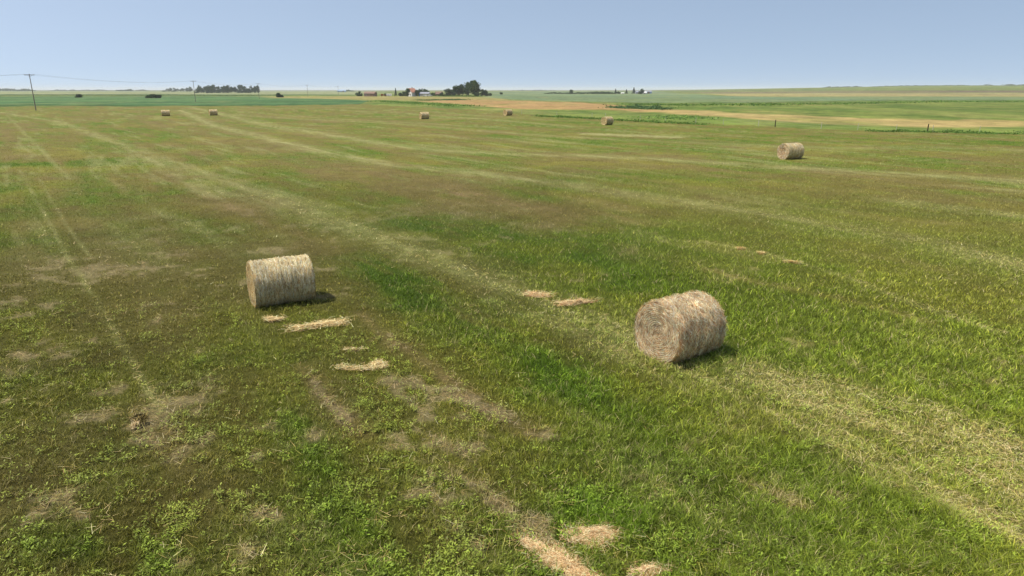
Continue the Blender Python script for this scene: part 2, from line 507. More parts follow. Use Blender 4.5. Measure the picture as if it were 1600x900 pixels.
BALES = [(at(442, 471).x, at(442, 471).y, 1.0), (at(1059, 553).x, at(1059, 553).y, 1.0)]      # uncut grass stands round these

def image_px_points(n, v0, v1, u0=-230, u1=1830):
    """points spread evenly over image pixels, so near ground gets more than far"""
    u = rng.uniform(u0, u1, n); v = rng.uniform(v0, v1, n)  # image pixel columns and rows
    a = (u-800)/FPX; b = (450-v)/FPX
    dx = a; dy = cP+b*sP; dz = -sP+b*cP
    k = CAM_H/(-dz)
    x = dx*k; y = dy*k
    return x, y, hgt(x, y)

def blades(n, v0, v1, hmul=1.0):
    x, y, z = image_px_points(n, v0, v1)
    c, lush, pale, bare, bey = field(x, y, z)
    keep = rng.random(n) > np.clip(bare*1.0-0.1*lush, 0, .90)
    _, vv = to_image_px(x, y, z)
    keep &= (rng.random(n) < ss(175, 265, vv)) & (bey < .5)
    x, y, z, c, lush, pale, bare = [q[keep] for q in (x, y, z, c, lush, pale, bare)]
    n = len(x); d = np.hypot(x, y)
    tuft = np.clip(0.5+0.9*fbm(x/0.13, y/0.13, 2, 60), 0, 1.3)
    cl = (rng.random(n) < 0.30+0.8*tuft)
    x, y, z, c, lush, pale, bare, tuft, d = [q[cl] for q in (x, y, z, c, lush, pale, bare, tuft, d)]
    n = len(x)
    nb_ = np.zeros(n)
    for bx, by, br_ in BALES: nb_ = np.maximum(nb_, np.exp(-((np.hypot(x-bx, y-by)-br_)/.25)**2))
    h = (0.035+0.060*np.clip(lush, 0, 1.2)+0.045*tuft+.07*nb_)*rng.uniform(.55, 1.35, n)*hmul*(1-0.35*pale)*(.78+.22*ss(-6, 3, x))
    w = np.maximum(0.0075, d*0.00062)*rng.uniform(.6, 1.3, n)
    lean = rng.uniform(0.15, 1.0, n)*h*1.6
    la = rng.uniform(0, 2*np.pi, n)
    wa = rng.uniform(0, 2*np.pi, n)
    lx = np.cos(la)*lean; ly = np.sin(la)*lean
    wx = np.cos(wa)*w*.5; wy = np.sin(wa)*w*.5
    r = rng.random(n)
    br = rng.uniform(.45, 1.55, n)*(.78+.40*tuft)
    cc = c*br[:, None]
    dry = r < (0.05+0.28*pale+0.22*bare)
    straw = lin((206,192,138))*rng.uniform(.55, 1.1, n)[:, None]
    cc = np.where(dry[:, None], straw, cc)
    yl = (r > 0.86+.12*ss(14, 40, d))
    cc = np.where(yl[:, None], np.minimum(cc*np.array([2.1, 1.95, 1.7]), .75), cc)
    soft = (.45*ss(22, 45, d)+.30*(1-ss(-6, 3, x))*(1-ss(22, 45, d)))[:, None]
    cc = cc*(1-soft)+c*.95*soft
    return x, y, z, h, wx, wy, lx, ly, cc

Vs, Fs, Ts = [], [], []
base = 0
# close ground: bent two-piece blades
x, y, z, h, wx, wy, lx, ly, cc = blades(880000, 430, 980)
n = len(x)
P0 = np.stack([x-wx, y-wy, z-.01], 1); P1 = np.stack([x+wx, y+wy, z-.01], 1)
P2 = np.stack([x-wx*.8+lx*.35, y-wy*.8+ly*.35, z+h*.62], 1); P3 = np.stack([x+wx*.8+lx*.35, y+wy*.8+ly*.35, z+h*.62], 1)
P4 = np.stack([x+lx, y+ly, z+h], 1)
V1 = np.stack([P0, P1, P2, P3, P4], 1).reshape(-1, 3)
b = np.arange(n)*5
q1 = np.stack([b, b+1, b+3, b+2], 1); t1 = np.stack([b+2, b+3, b+4], 1)
Vs.append(V1); Ts.append(np.repeat(cc, 5, 0)); Fq = [q1]; Ft = [t1]; base = n*5
# farther ground: single triangles
x, y, z, h, wx, wy, lx, ly, cc = blades(520000, 178, 432, 1.0)
n = len(x)
P0 = np.stack([x-wx, y-wy, z-.01], 1); P1 = np.stack([x+wx, y+wy, z-.01], 1); P4 = np.stack([x+lx, y+ly, z+h], 1)
Vs.append(np.stack([P0, P1, P4], 1).reshape(-1, 3)); Ts.append(np.repeat(cc, 3, 0))
b = base+np.arange(n)*3; Ft.append(np.stack([b, b+1, b+2], 1)); base += n*3
# broad-leaved weeds, small rosettes of wide leaves
n0 = 52000
x, y, z = image_px_points(n0, 470, 980)
c, lush, pale, bare, bey = field(x, y, z)
wd = fbm(x/1.1, y/1.1, 3, 70)+0.5*fbm(x/.3, y/.3, 2, 71)
leftish = ss(5, -2, x)
keep = rng.random(n0) < (0.06+0.5*ss(0.15, 0.9, wd))*(1-0.6*pale)
x, y, z, c = x[keep], y[keep], z[keep], c[keep]
nl = 9; n = len(x)
x = np.repeat(x, nl); y = np.repeat(y, nl); z = np.repeat(z, nl)
col = (0.5*c+0.5*lin((112,134,44)))*rng.uniform(.7, 1.9, n)[:, None]; col = np.repeat(col, nl, 0)*rng.uniform(.75, 1.25, n*nl)[:, None]
N = n*nl
la = rng.uniform(0, 2*np.pi, N); ln = rng.uniform(.025, .07, N); lw = ln*rng.uniform(.28, .45, N)
zz = rng.uniform(.02, .12, N); ox = rng.normal(0, .035, N); oy = rng.normal(0, .035, N); up = rng.uniform(-.02, .05, N)
ca, sa = np.cos(la), np.sin(la)
A = np.stack([x+ox, y+oy, z+zz], 1)
B = np.stack([x+ox+ca*ln*.5-sa*lw*.5, y+oy+sa*ln*.5+ca*lw*.5, z+zz+up*.8], 1)
Cc = np.stack([x+ox+ca*ln, y+oy+sa*ln, z+zz+up], 1)
D = np.stack([x+ox+ca*ln*.5+sa*lw*.5, y+oy+sa*ln*.5-ca*lw*.5, z+zz+up*.8], 1)
Vs.append(np.stack([A, B, Cc, D], 1).reshape(-1, 3)); Ts.append(np.repeat(col, 4, 0))
b = base+np.arange(N)*4; Fq.append(np.stack([b, b+1, b+2, b+3], 1)); base += N*4
grass = np_mesh('grass', np.concatenate(Vs), [np.concatenate(Fq), np.concatenate(Ft)], M_grass, np.concatenate(Ts))
tag(grass, 'short mown green and olive grass with leafy weeds across the hay field', 'grass', kind='stuff')
print('grass verts', base)

# ------------------------------------------------------------------ straw slivers
STRAW = np.array([lin((232,210,160)), lin((214,188,136)), lin((196,164,112)), lin((172,140,94)), lin((236,222,182)), lin((156,128,86))])
PINK = np.array([lin((236,214,180)), lin((220,194,158)), lin((198,164,126)), lin((168,134,100)), lin((238,222,192)), lin((140,112,80))])
GREYS = np.array([lin((232,216,182)), lin((214,196,156)), lin((196,174,132)), lin((172,150,110)), lin((238,226,198)), lin((150,130,96))])
GREYS = GREYS*np.array([1.03, .985, .86]); PINK = PINK*np.array([1.04, .98, .88]); STRAW = STRAW*np.array([1.03, .99, .9])
def slivers(P, D, Nn, ln, w, pal, lift):
    """thin bent quads centred on P along D, lying on the surface with normal Nn"""
    n = len(P)
    D = D/np.linalg.norm(D, axis=1, keepdims=True); B = np.cross(Nn, D)
    B /= np.linalg.norm(B, axis=1, keepdims=True)+1e-9
    l1 = (lift*rng.uniform(-.3, 1, n))[:, None]; l2 = (lift*rng.uniform(-.3, 1, n))[:, None]
    hw = (w*.5)[:, None]; hl = (ln*.5)[:, None]
    V = np.stack([P-D*hl+Nn*l1-B*hw, P-D*hl+Nn*l1+B*hw, P+D*hl+Nn*l2+B*hw*.4, P+D*hl+Nn*l2-B*hw*.4], 1).reshape(-1, 3)
    F = (np.arange(n)*4)[:, None]+np.arange(4)[None, :]
    c = np.minimum(pal[rng.integers(0, len(pal), n)]*rng.uniform(1.1, 1.65, n)[:, None], .85)
    return V, F, np.repeat(c, 4, 0)

# loose cut hay lying along the swaths
n = 300000
x, y, z = image_px_points(n, 300, 980)
c, lush, pale, bare, bey = field(x, y, z)
pr = np.clip(pale*.55-.10, 0, 1)+0.05*(fbm(x/.5, y/.5, 2, 80) > .5)+0.6*np.clip(bare-.35, 0, 1)
keep = rng.random(n) < pr
x, y, z = x[keep], y[keep], z[keep]; n = len(x); d = np.hypot(x, y); bare = bare[keep]; pale = pale[keep]
an = rng.uniform(0, np.pi, n)
D = np.stack([np.cos(an), np.sin(an), rng.normal(0, .15, n)], 1)
V, F, c = slivers(np.stack([x, y, z+rng.uniform(.04, .1, n)], 1), D, np.tile([0, 0, 1.0], (n, 1)), rng.uniform(.08, .26, n), np.maximum(.006, d*.0005)*rng.uniform(.6, 1.2, n), np.vstack([GREYS*np.array([.72, .72, .60]), GREYS[:4]*np.array([.55, .66, .30])]), np.full(n, .02))
c = c*(1-np.repeat(np.clip(bare*1.6-pale, 0, 1), 4)[:, None]*np.array([[.38, .42, .36]]))      # old grey thatch on the worn spots
o = np_mesh('cut_hay', V, [F], M_straw, c)
tag(o, 'thin pale stalks of cut hay scattered along the mown swaths', 'cut hay', kind='stuff')

# ------------------------------------------------------------------ dropped clumps of hay
def clump(px, py, a, b, rot, hh, label, pal=STRAW, dens=1.0, fine=1.0, spread=1.22):
    p = at(px, py)
    root = empty('hay_clump', p)
    ns = 40; nrg = 9
    ph = random.random()*10
    def rad_(th): return 1+0.22*math.sin(2*th+ph)+.20*math.sin(3*th+ph*2)+.18*math.sin(5*th+ph*3)+.13*math.sin(9*th+ph)+.08*math.sin(17*th+ph)
    cr, sr = math.cos(rot), math.sin(rot)
    def surf(th, q):
        rr_ = rad_(th)*q
        lx_, ly_ = math.cos(th)*a*rr_, math.sin(th)*b*rr_
        X, Y = lx_*cr-ly_*sr, lx_*sr+ly_*cr
        zz_ = hh*.6*(1-q**2.2)*(0.8+0.5*float(fbm(np.array([X*5+px]), np.array([Y*5]), 2, 90)[0]))+.035*(1-q)
        gz_ = float(hgt(p.x+X, p.y+Y))-p.z
        return X, Y, gz_+zz_+.0
    V = [surf(0, 0)]; 
    for i in range(1, nrg+1):
        for k in range(ns):
            V.append(surf(2*math.pi*k/ns, i/nrg))
    V = np.array(V); F4 = []; F3 = []
    for k in range(ns): F3.append((0, 1+k, 1+(k+1) % ns))
    for i in range(nrg-1):
        for k in range(ns):
            F4.append((1+i*ns+k, 1+(i+1)*ns+k, 1+(i+1)*ns+(k+1) % ns, 1+i*ns+(k+1) % ns))
    tb = np.tile(pal[2]*.75, (len(V), 1))
    nS = int((9000*a*b+130)*dens)+40
    th = rng.uniform(0, 2*np.pi, nS); q = np.sqrt(rng.random(nS))*spread
    P = np.array([surf(t_, min(q_, 1.12)) if q_ <= 1 else surf(t_, 1.0) for t_, q_ in zip(th, q)])
    over = q > 1
    P[over, :2] += rng.normal(0, .09, (over.sum(), 2))*(1+a)*fine*(.5 if a < .3 else 1)
    P[:, 2] += rng.uniform(.02, .06, nS)+over*.04
    an = rot+rng.normal(0, .8, nS)
    D = np.stack([np.cos(an), np.sin(an), rng.normal(0, .12, nS)], 1)
    V2, F2, c2 = slivers(P, D, np.tile([0, 0, 1.0], (nS, 1)), rng.uniform(.08, .28, nS)*fine, rng.uniform(.006, .013, nS)*fine**1.5, pal*np.array([.82, .80, .72]), np.full(nS, .025*fine))
    o = np_mesh('hay_mound', V, [np.array(F4), np.array(F3)], M_straw, tb, root, smooth=True)
    o2 = np_mesh('loose_stalks', V2, [F2], M_straw, c2, root)
    tag(root, label, 'hay clump', 'clumps of dropped hay on the grass')
    return root

clump(926, 842, .36, .21, .20, .10, 'thick pale mat of hay, the wider one in the foreground', PINK, 4.5, .55, 1.06)
clump(880, 886, .60, .23, -.85, .09, 'long pinkish mat of hay running off the bottom edge beside the wider mat', PINK, 4.5, .55, 1.06)
clump(1012, 899, .22, .12, .1, .05, 'small scrap of hay at the bottom edge right of the two large mats', PINK, 3, .6, 1.1)
clump(488, 513, .55, .12, .30, .07, 'long pale strip of hay in front of the banded bale', GREYS)
clump(515, 508, .42, .13, .30, .07, 'short pale strip of hay touching the right end of the long strip', GREYS)
clump(428, 501, .22, .10, .1, .05, 'small pale scrap of hay just below the end face of the banded bale', GREYS)
clump(560, 578, .42, .05, -.1, .03, 'thin curved line of hay left of a grey heap', GREYS, .8, .8, 1.5)
clump(592, 573, .17, .16, .8, .06, 'small grey hay heap at the end of a thin hay line', GREYS, 1, .8, 1.4)
clump(553, 549, .22, .03, .1, .02, 'faint thin wisp of hay above the thin curved hay line', GREYS, .4, .8, 1.5)
clump(842, 463, .42, .15, -.35, .05, 'ragged pinkish hay patch, left of two beyond the shaggy bale', PINK, 1, .9, 1.5)
clump(896, 475, .48, .13, .25, .08, 'raised pinkish hay ridge, right of two beyond the shaggy bale', PINK, 1, .9, 1.4)
clump(1158, 390, .16, .05, -.3, .03, 'short yellow hay scrap, left end of the dotted line beyond the shaggy bale', STRAW, .6, .9, 1.35)
clump(1190, 397, .14, .05, -.6, .03, 'small yellow hay scrap in the middle of the dotted line', STRAW, .6, .9, 1.35)
clump(1238, 411, .26, .05, -.3, .03, 'longer yellow hay scrap, right end of the dotted line', STRAW, .6, .9, 1.35)

# small bit of broken straw beside a dark hollow, lower left
def stubble_tuft():
    p = at(214, 668)
    root = empty('straw_tuft', p)
    n_ = 120
    P = np.stack([rng.normal(0, .025, n_), rng.normal(-.02, .05, n_), rng.uniform(.05, .12, n_)], 1)
    an = rng.normal(1.9, .3, n_)
    D = np.stack([np.cos(an), np.sin(an), rng.normal(.2, .3, n_)], 1)
    V, F, c = slivers(P, D, np.tile([0, 0, 1.0], (n_, 1)), rng.uniform(.06, .12, n_), rng.uniform(.008, .016, n_), GREYS*.55, np.full(n_, .02))
    np_mesh('pale_stalks', V, [F], M_straw, c, root)
    P = np.stack([rng.normal(.03, .06, n_), rng.normal(.16, .05, n_), rng.uniform(.08, .2, n_)], 1)
    an = rng.uniform(0, 3.14, n_)
    D = np.stack([np.cos(an), np.sin(an), rng.normal(.5, .3, n_)], 1)
    V, F, c = slivers(P, D, np.tile([0, -1.0, 0], (n_, 1)), rng.uniform(.06, .13, n_), rng.uniform(.012, .03, n_), np.array([lin((128,112,64)), lin((92,80,44)), lin((60,54,30))]), np.full(n_, .02))
    np_mesh('withered_leaves', V, [F], M_straw, c, root)
    tag(root, 'small withered brown plant with a pale broken stalk in the lower left grass', 'plant')
stubble_tuft()

# ------------------------------------------------------------------ round bales
def core_mesh(name, Rb, Lb, parent, pal, ridges=0, seed=0, nth=120, nx=44, fuzz=1.0, core_k=.9):
    """barrel surface along x, resting on z=0"""
    xs = np.linspace(-Lb/2, Lb/2, nx); th = np.linspace(0, 2*np.pi, nth, endpoint=False)
    X, TH = np.meshgrid(xs, th, indexing='ij')
    r = bale_r(X, TH, Rb, Lb, ridges, seed)
    Y = r*np.cos(TH); Z = Rb*.945+r*np.sin(TH)
    Z = np.maximum(Z, 0.0)
    V = np.stack([X.ravel(), Y.ravel(), Z.ravel()], 1)
    i = np.arange(nx-1)[:, None]*nth; j = np.arange(nth)[None, :]; jn = (np.arange(nth)+1)[None, :] % nth
    Q = np.stack([i+j, i+jn, i+nth+jn, i+nth+j], -1).reshape(-1, 4)
    tn = 0.75+0.25*fbm(V[:, 0]*22+seed, TH.ravel()*4, 3, 95)
    tint = pal[2][None, :]*tn[:, None]*core_k/.75
    return V, Q, tint
def bale_r(X, TH, Rb, Lb, ridges, seed):
    r = Rb*np.ones_like(X)
    r = r+0.020*fbm(X*5+seed, np.cos(TH)*3+np.sin(TH)*2.1, 3, 96)+.016*fbm(X*2+seed*3, TH*1.3, 2, 97)*np.sin(TH/2)**2
    if ridges: r = r-0.011*(0.5+0.5*np.cos(2*np.pi*(X/Lb+.5)*ridges))**3
    e = np.clip((np.abs(X)-(Lb/2-.07))/.07, 0, 1)
    return r-0.045*e**2

def make_bale(Rb, Lb, pal, epal, ridges, n_side, n_end, seed, wmul=1.0, twines=0, shag=1.0, hollow=0.05, name='hay_bale'):
    root = empty(name, (0, 0, 0))
    V, Q, c = core_mesh('barrel', Rb, Lb, root, pal, ridges, seed)
    nS = n_side
    X = rng.uniform(-Lb/2, Lb/2, nS); TH = rng.uniform(0, 2*np.pi, nS)
    r = bale_r(X, TH, Rb, Lb, ridges, seed)+rng.uniform(0, .018, nS)*shag
    Nn = np.stack([np.zeros(nS), np.cos(TH), np.sin(TH)], 1)
    Tg = np.stack([np.zeros(nS), -np.sin(TH), np.cos(TH)], 1)
    P = Nn*r[:, None]+np.stack([X, np.zeros(nS), np.full(nS, Rb*.945)], 1)
    sl = rng.normal(0, .35*shag, nS)
    D = Tg*np.cos(sl)[:, None]+np.array([1.0, 0, 0])[None, :]*np.sin(sl)[:, None]
    # lower stalks hang straight down on a shaggy bale
    V2, F2, c2 = slivers(P, D, Nn, rng.uniform(.07, .22, nS), rng.uniform(.007, .014, nS)*wmul, pal, np.where(rng.random(nS) < (.14 if ridges else .30), .055, .020)*shag)
    stain_shade = 0.86+0.20*fbm(X*3+seed, TH*2, 3, 99)+(0 if ridges else .34)*fbm(X*13+seed, TH*5, 3, 102)
    if ridges: stain_shade = stain_shade*(1-.20*(0.5+0.5*np.cos(2*np.pi*(X/Lb+.5)*ridges))**4)  # shade in the pinched grooves painted into the straw colour
    c2 = c2*np.repeat(stain_shade, 4)[:, None]
    V2[:, 2] = np.maximum(V2[:, 2], 0.01)
    np_mesh('barrel', np.vstack([V, V2]), [Q, F2+len(V)], M_straw, np.vstack([c, c2]), root, smooth=False)
    for sgn in (-1, 1):
        # end face: dished disc of rolled layers
        nq, nth = 40, 96
        q = np.linspace(0, 1, nq)[:, None]*np.ones((1, nth)); th = np.linspace(0, 2*np.pi, nth, endpoint=False)[None, :]*np.ones((nq, 1))
        def face_x(q, th):
            spiral = np.sin(2*np.pi*(q*15+th/(2*np.pi)))
            return (Lb/2-.015-hollow*(1-q)**1.2-.045*np.clip((q-.9)/.1, 0, 1)**2*0+0.010*spiral*(1-q**6)+.016*fbm(q*6*np.cos(th)+seed, q*6*np.sin(th), 3, 98)*(1-q**4))
        Rq = q*(Rb-.035)
        Xf = sgn*face_x(q, th)
        Vf = np.stack([Xf.ravel(), (Rq*np.cos(th)).ravel(), np.maximum((Rb*.945+Rq*np.sin(th)).ravel(), 0)], 1)
        i = np.arange(nq-1)[:, None]*nth; j = np.arange(nth)[None, :]; jn = (np.arange(nth)+1)[None, :] % nth
        Qf = np.stack([i+j, i+jn, i+nth+jn, i+nth+j], -1).reshape(-1, 4)
        ring = 0.72+0.30*np.sin(2*np.pi*(q*15+th/(2*np.pi))).ravel()*1.0
        cf = epal[2][None, :]*ring[:, None]*.8
        ne = n_end
        qq = np.sqrt(rng.uniform(0.0005, 1, ne)); tt = rng.uniform(0, 2*np.pi, ne)
        Xe = face_x(qq, tt)+rng.uniform(0, .02, ne)
        P = np.stack([sgn*Xe, qq*(Rb-.02)*np.cos(tt), Rb*.945+qq*(Rb-.02)*np.sin(tt)], 1)
        P[:, 2] = np.maximum(P[:, 2], .01)
        sl = rng.normal(.12, .16, ne)
        D = np.stack([rng.normal(0, .06, ne), -np.sin(tt+sl), np.cos(tt+sl)], 1)
        Nf = np.tile([float(sgn), 0, 0], (ne, 1))
        lnn = rng.uniform(.05, .16, ne)*(0.35+.65*qq)
        Ve, Fe, ce = slivers(P, D, Nf, lnn, rng.uniform(.006, .012, ne)*wmul, epal, np.full(ne, .012))
        band = 0.80+0.13*np.sin(2*np.pi*(qq*15+tt/(2*np.pi)))+.26*fbm(qq*np.cos(tt)*4, qq*np.sin(tt)*4+seed, 3, 101)
        ce = ce*np.repeat(band, 4)[:, None]
        np_mesh('end_face', np.vstack([Vf, Ve]), [Qf, Fe+len(Vf)], M_straw, np.vstack([cf, ce]), root)
    for k in range(twines):
        X = -Lb/2+Lb*(k+.5)/twines+random.uniform(-.015, .015)
        pts = []
        for a_ in np.linspace(0, 2*np.pi, 49):
            rq = float(bale_r(np.array([X]), np.array([a_]), Rb, Lb, ridges, seed)[0])+.012
            pts.append((X+.01*math.sin(a_*2+k), rq*math.cos(a_), max(.006, Rb*.945+rq*math.sin(a_))))
        mb = MB(); mb.tube(pts, .0045, 5, cap=False)
        mb.build('twine', M_twine, root)
    return root
M_twine = flat_mat('twine', (198,186,150), .7, .2, (30, .2))

AX = R(31)
def put(o, px, py, rot, label, dz=0.0):
    p = at(px, py)
    o.location = (p.x, p.y, p.z-.02); o.rotation_euler = (0, 0, rot)
    tag(o, label, 'hay bale', 'round hay bales on the field')
    return p
b1 = make_bale(.735, 1.80, GREYS, STRAW, 13, 24000, 9000, 1.3, .75, twines=12, shag=.75, hollow=.03)
put(b1, 442, 471, R(30), 'round bale with grey twine bands lying left of centre, narrow end face showing')
b2 = make_bale(.77, 1.62, PINK, PINK, 0, 26000, 14000, 5.7, .75, twines=0, shag=1.5, hollow=.07)
put(b2, 1059, 553, R(33), 'shaggy brown round bale, the nearest one, its swirled end face towards us')
b3 = make_bale(.79, 1.95, GREYS, PINK, 5, 5000, 2500, 9.1, 2.0, twines=4, shag=.7, hollow=.16)
put(b3, 1234, 248.3, R(24), 'round bale with a crumbling ringed end face, alone on the right side')
bf = make_bale(.78, 1.95, GREYS, STRAW, 8, 2500, 1200, 3.3, 3.5, twines=3, shag=.8, hollow=.06)
spots = [(259.5, 181.3, 25, 'small far bale, leftmost one in the field'),
         (333.5, 180.3, 33, 'small far bale, second from the left'),
         (663, 186, 30, 'small far bale right below the house among trees'),
         (793.5, 180.5, 44, 'small far bale, farthest one, just before the orange grass'),
         (948.5, 195, 42, 'small far bale in front of the white fence posts')]
for i, (px, py, a_, lb) in enumerate(spots):
    o = bf if i == 0 else copy_tree(bf)
    put(o, px, py, R(a_), lb)

# ------------------------------------------------------------------ fence on the right
M_post = flat_mat('grey_post', (170,166,152), .85, .1, (6, .2))
M_dpost = flat_mat('dark_post', (58,48,40), .9, .1, (6, .2))
M_wire = flat_mat('fence_wire', (150,150,145), .5, .4, (2, .05), .6)
fl = [(815,178.5,0),(870,181.4,0),(925,184,1),(946,184.8,1),(1000,188,0),(1040,190.4,0),(1087,192.6,1),(1130,194.6,0),(1185,197,1),(1211,198.2,2),(1283,201.3,1),(1340,203,0),(1400,205.2,0),(1449,206.2,2),(1457,206.4,1),(1530,208.2,0),(1600,209.8,0),(1680,211.4,0)]
p0 = at(815, 178.5)
fence = empty('fence', p0)
pp = []
for px, py, kd in fl:
    p = at(px, py); q = p-p0; pp.append(q)
    hh = 1.25 if kd == 2 else 1.1
    rad_ = .09 if kd == 2 else (.05 if kd == 1 else .035)
    mb = MB(); mb.tube([q-Vector((0, 0, .3)), q+Vector((0, 0, hh*.6)), q+Vector((.02, 0, hh))], [rad_, rad_*.95, rad_*.85], 8)
    po = mb.build('post', M_dpost if kd == 2 else M_post, fence)
    if kd == 2: po['label'] = 'dark wooden fence post'
for hz in (.4, .75, 1.02):
    mb = MB(); mb.tube([q+Vector((0, 0, hz)) for q in pp], .004, 4)
    mb.build('wire', M_wire, fence)
tag(fence, 'thin pale posted wire fence with two dark posts along the far edge of the field', 'fence')

# ------------------------------------------------------------------ power line
M_pole = flat_mat('pole_wood', (118,110,104), .9, .1, (3, .2))
M_ins = flat_mat('insulator', (170,175,175), .3, .5, (3, .05))
M_cable = flat_mat('cable', (70,74,78), .5, .3, (1, .05))
v0 = at(51, 168); pole_pts = []
pole_spec = [(50.2, 272), (302, 425), (402.5, 560), (479, 735), (527, 990)]
labels = ['nearest utility pole, leftmost and tallest', 'utility pole in front of the left end of the tree belt', 'utility pole at the right end of the tree belt',
          'utility pole between the tree belt and the pale blue shed', 'farthest utility pole beside the pale blue shed']
def make_pole():
    root = empty('utility_pole', (0, 0, 0))
    mb = MB(); mb.tube([(0, 0, -.5), (0, 0, 5), (0, 0, 11.2)], [.15, .13, .10], 10); mb.build('pole', M_pole, root)
    mb = MB(); mb.box((0, 0, 10.85), (1.55, .07, .08)); c = mb.build('crossarm', M_pole, root)
    for xx in (-1.45, 1.45):
        mb = MB(); mb.tube([(xx, 0, 10.9), (xx, 0, 11.0), (xx, 0, 11.08), (xx, 0, 11.14)], [.03, .07, .05, .06], 8); mb.build('insulator', M_ins, c)
    mb = MB(); mb.tube([(0, .1, 10.2), (.7, .1, 10.8)], .025, 6); mb.tube([(0, .1, 10.2), (-.7, .1, 10.8)], .025, 6); mb.build('brace', M_pole, root)
    return root
pole0 = make_pole()
tops = []
PL = [on_bearing(px+1.3 if i else px, dd) for i, (px, dd) in enumerate(pole_spec)]
PL_all = [PL[0]+(PL[0]-PL[1])*.9]+PL
for i, p in enumerate(PL):
    o = pole0 if i == 0 else copy_tree(pole0)
    nxt = PL[min(i+1, 4)]; prv = PL[max(i-1, 0)]
    dr = (nxt-prv); ang = math.atan2(dr.y, dr.x)-math.pi/2
    o.location = p; o.rotation_euler = (0, 0, ang*.35)
    tag(o, labels[i], 'utility pole', 'utility poles along the far crop')
    tops.append((p, ang*.35))
pe = PL[0]+(PL[0]-PL[1])*.8
tops = [(Vector((pe.x, pe.y, 0)), tops[0][1])]+tops
for s_, lbl in ((-1.45, 'overhead wire on the left ends of the pole crossarms'), (1.45, 'overhead wire on the right ends of the pole crossarms')):
    mb = MB(); pts = []
    for i in range(len(tops)-1):
        (a_, ra), (b_, rb) = tops[i], tops[i+1]
        A = a_+Vector((s_*math.cos(ra), s_*math.sin(ra), 11.1)); B = b_+Vector((s_*math.cos(rb), s_*math.sin(rb), 11.1))
        for k in range(13):
            f = k/12
            if i and k == 0: continue
            q = A.lerp(B, f); q.z -= 4*f*(1-f)*1.6; pts.append(q)
    mb.tube(pts, .016, 5)
    o = mb.build('power_wire', M_cable)
    tag(o, lbl, 'wire', 'overhead power wires')

# ------------------------------------------------------------------ trees
M_leaf = attr_mat('tree_foliage', [(.35, .18)], gain=.85, rough=.7, spec=.12, transl=.18)
M_bark = flat_mat('bark', (92,78,64), .95, .05, (2, .2))
DK = np.array([lin((50,74,46)), lin((64,90,50)), lin((42,66,44)), lin((76,100,56))])
MD = np.array([lin((66,92,42)), lin((80,104,50)), lin((56,80,40)), lin((94,116,56))])
CF = np.array([lin((34,52,38)), lin((42,62,42)), lin((28,46,34))])
def leaf_quads(P, size, pal, flat=.6):
    n = len(P)
    a = rng.normal(0, 1, (n, 3)); a /= np.linalg.norm(a, axis=1, keepdims=True)
    b = rng.normal(0, 1, (n, 3)); b -= a*(a*b).sum(1, keepdims=True); b /= np.linalg.norm(b, axis=1, keepdims=True)
    s_ = (size*rng.uniform(.5, 1.2, n))[:, None]
    V = np.stack([P-a*s_*.6, P+b*s_*.4, P+a*s_*.6, P-b*s_*.4], 1).reshape(-1, 3)
    F = (np.arange(n)*4)[:, None]+np.arange(4)[None, :]
    c = pal[rng.integers(0, len(pal), n)]*rng.uniform(.75, 1.25, n)[:, None]
    return V, F, np.repeat(c, 4, 0)
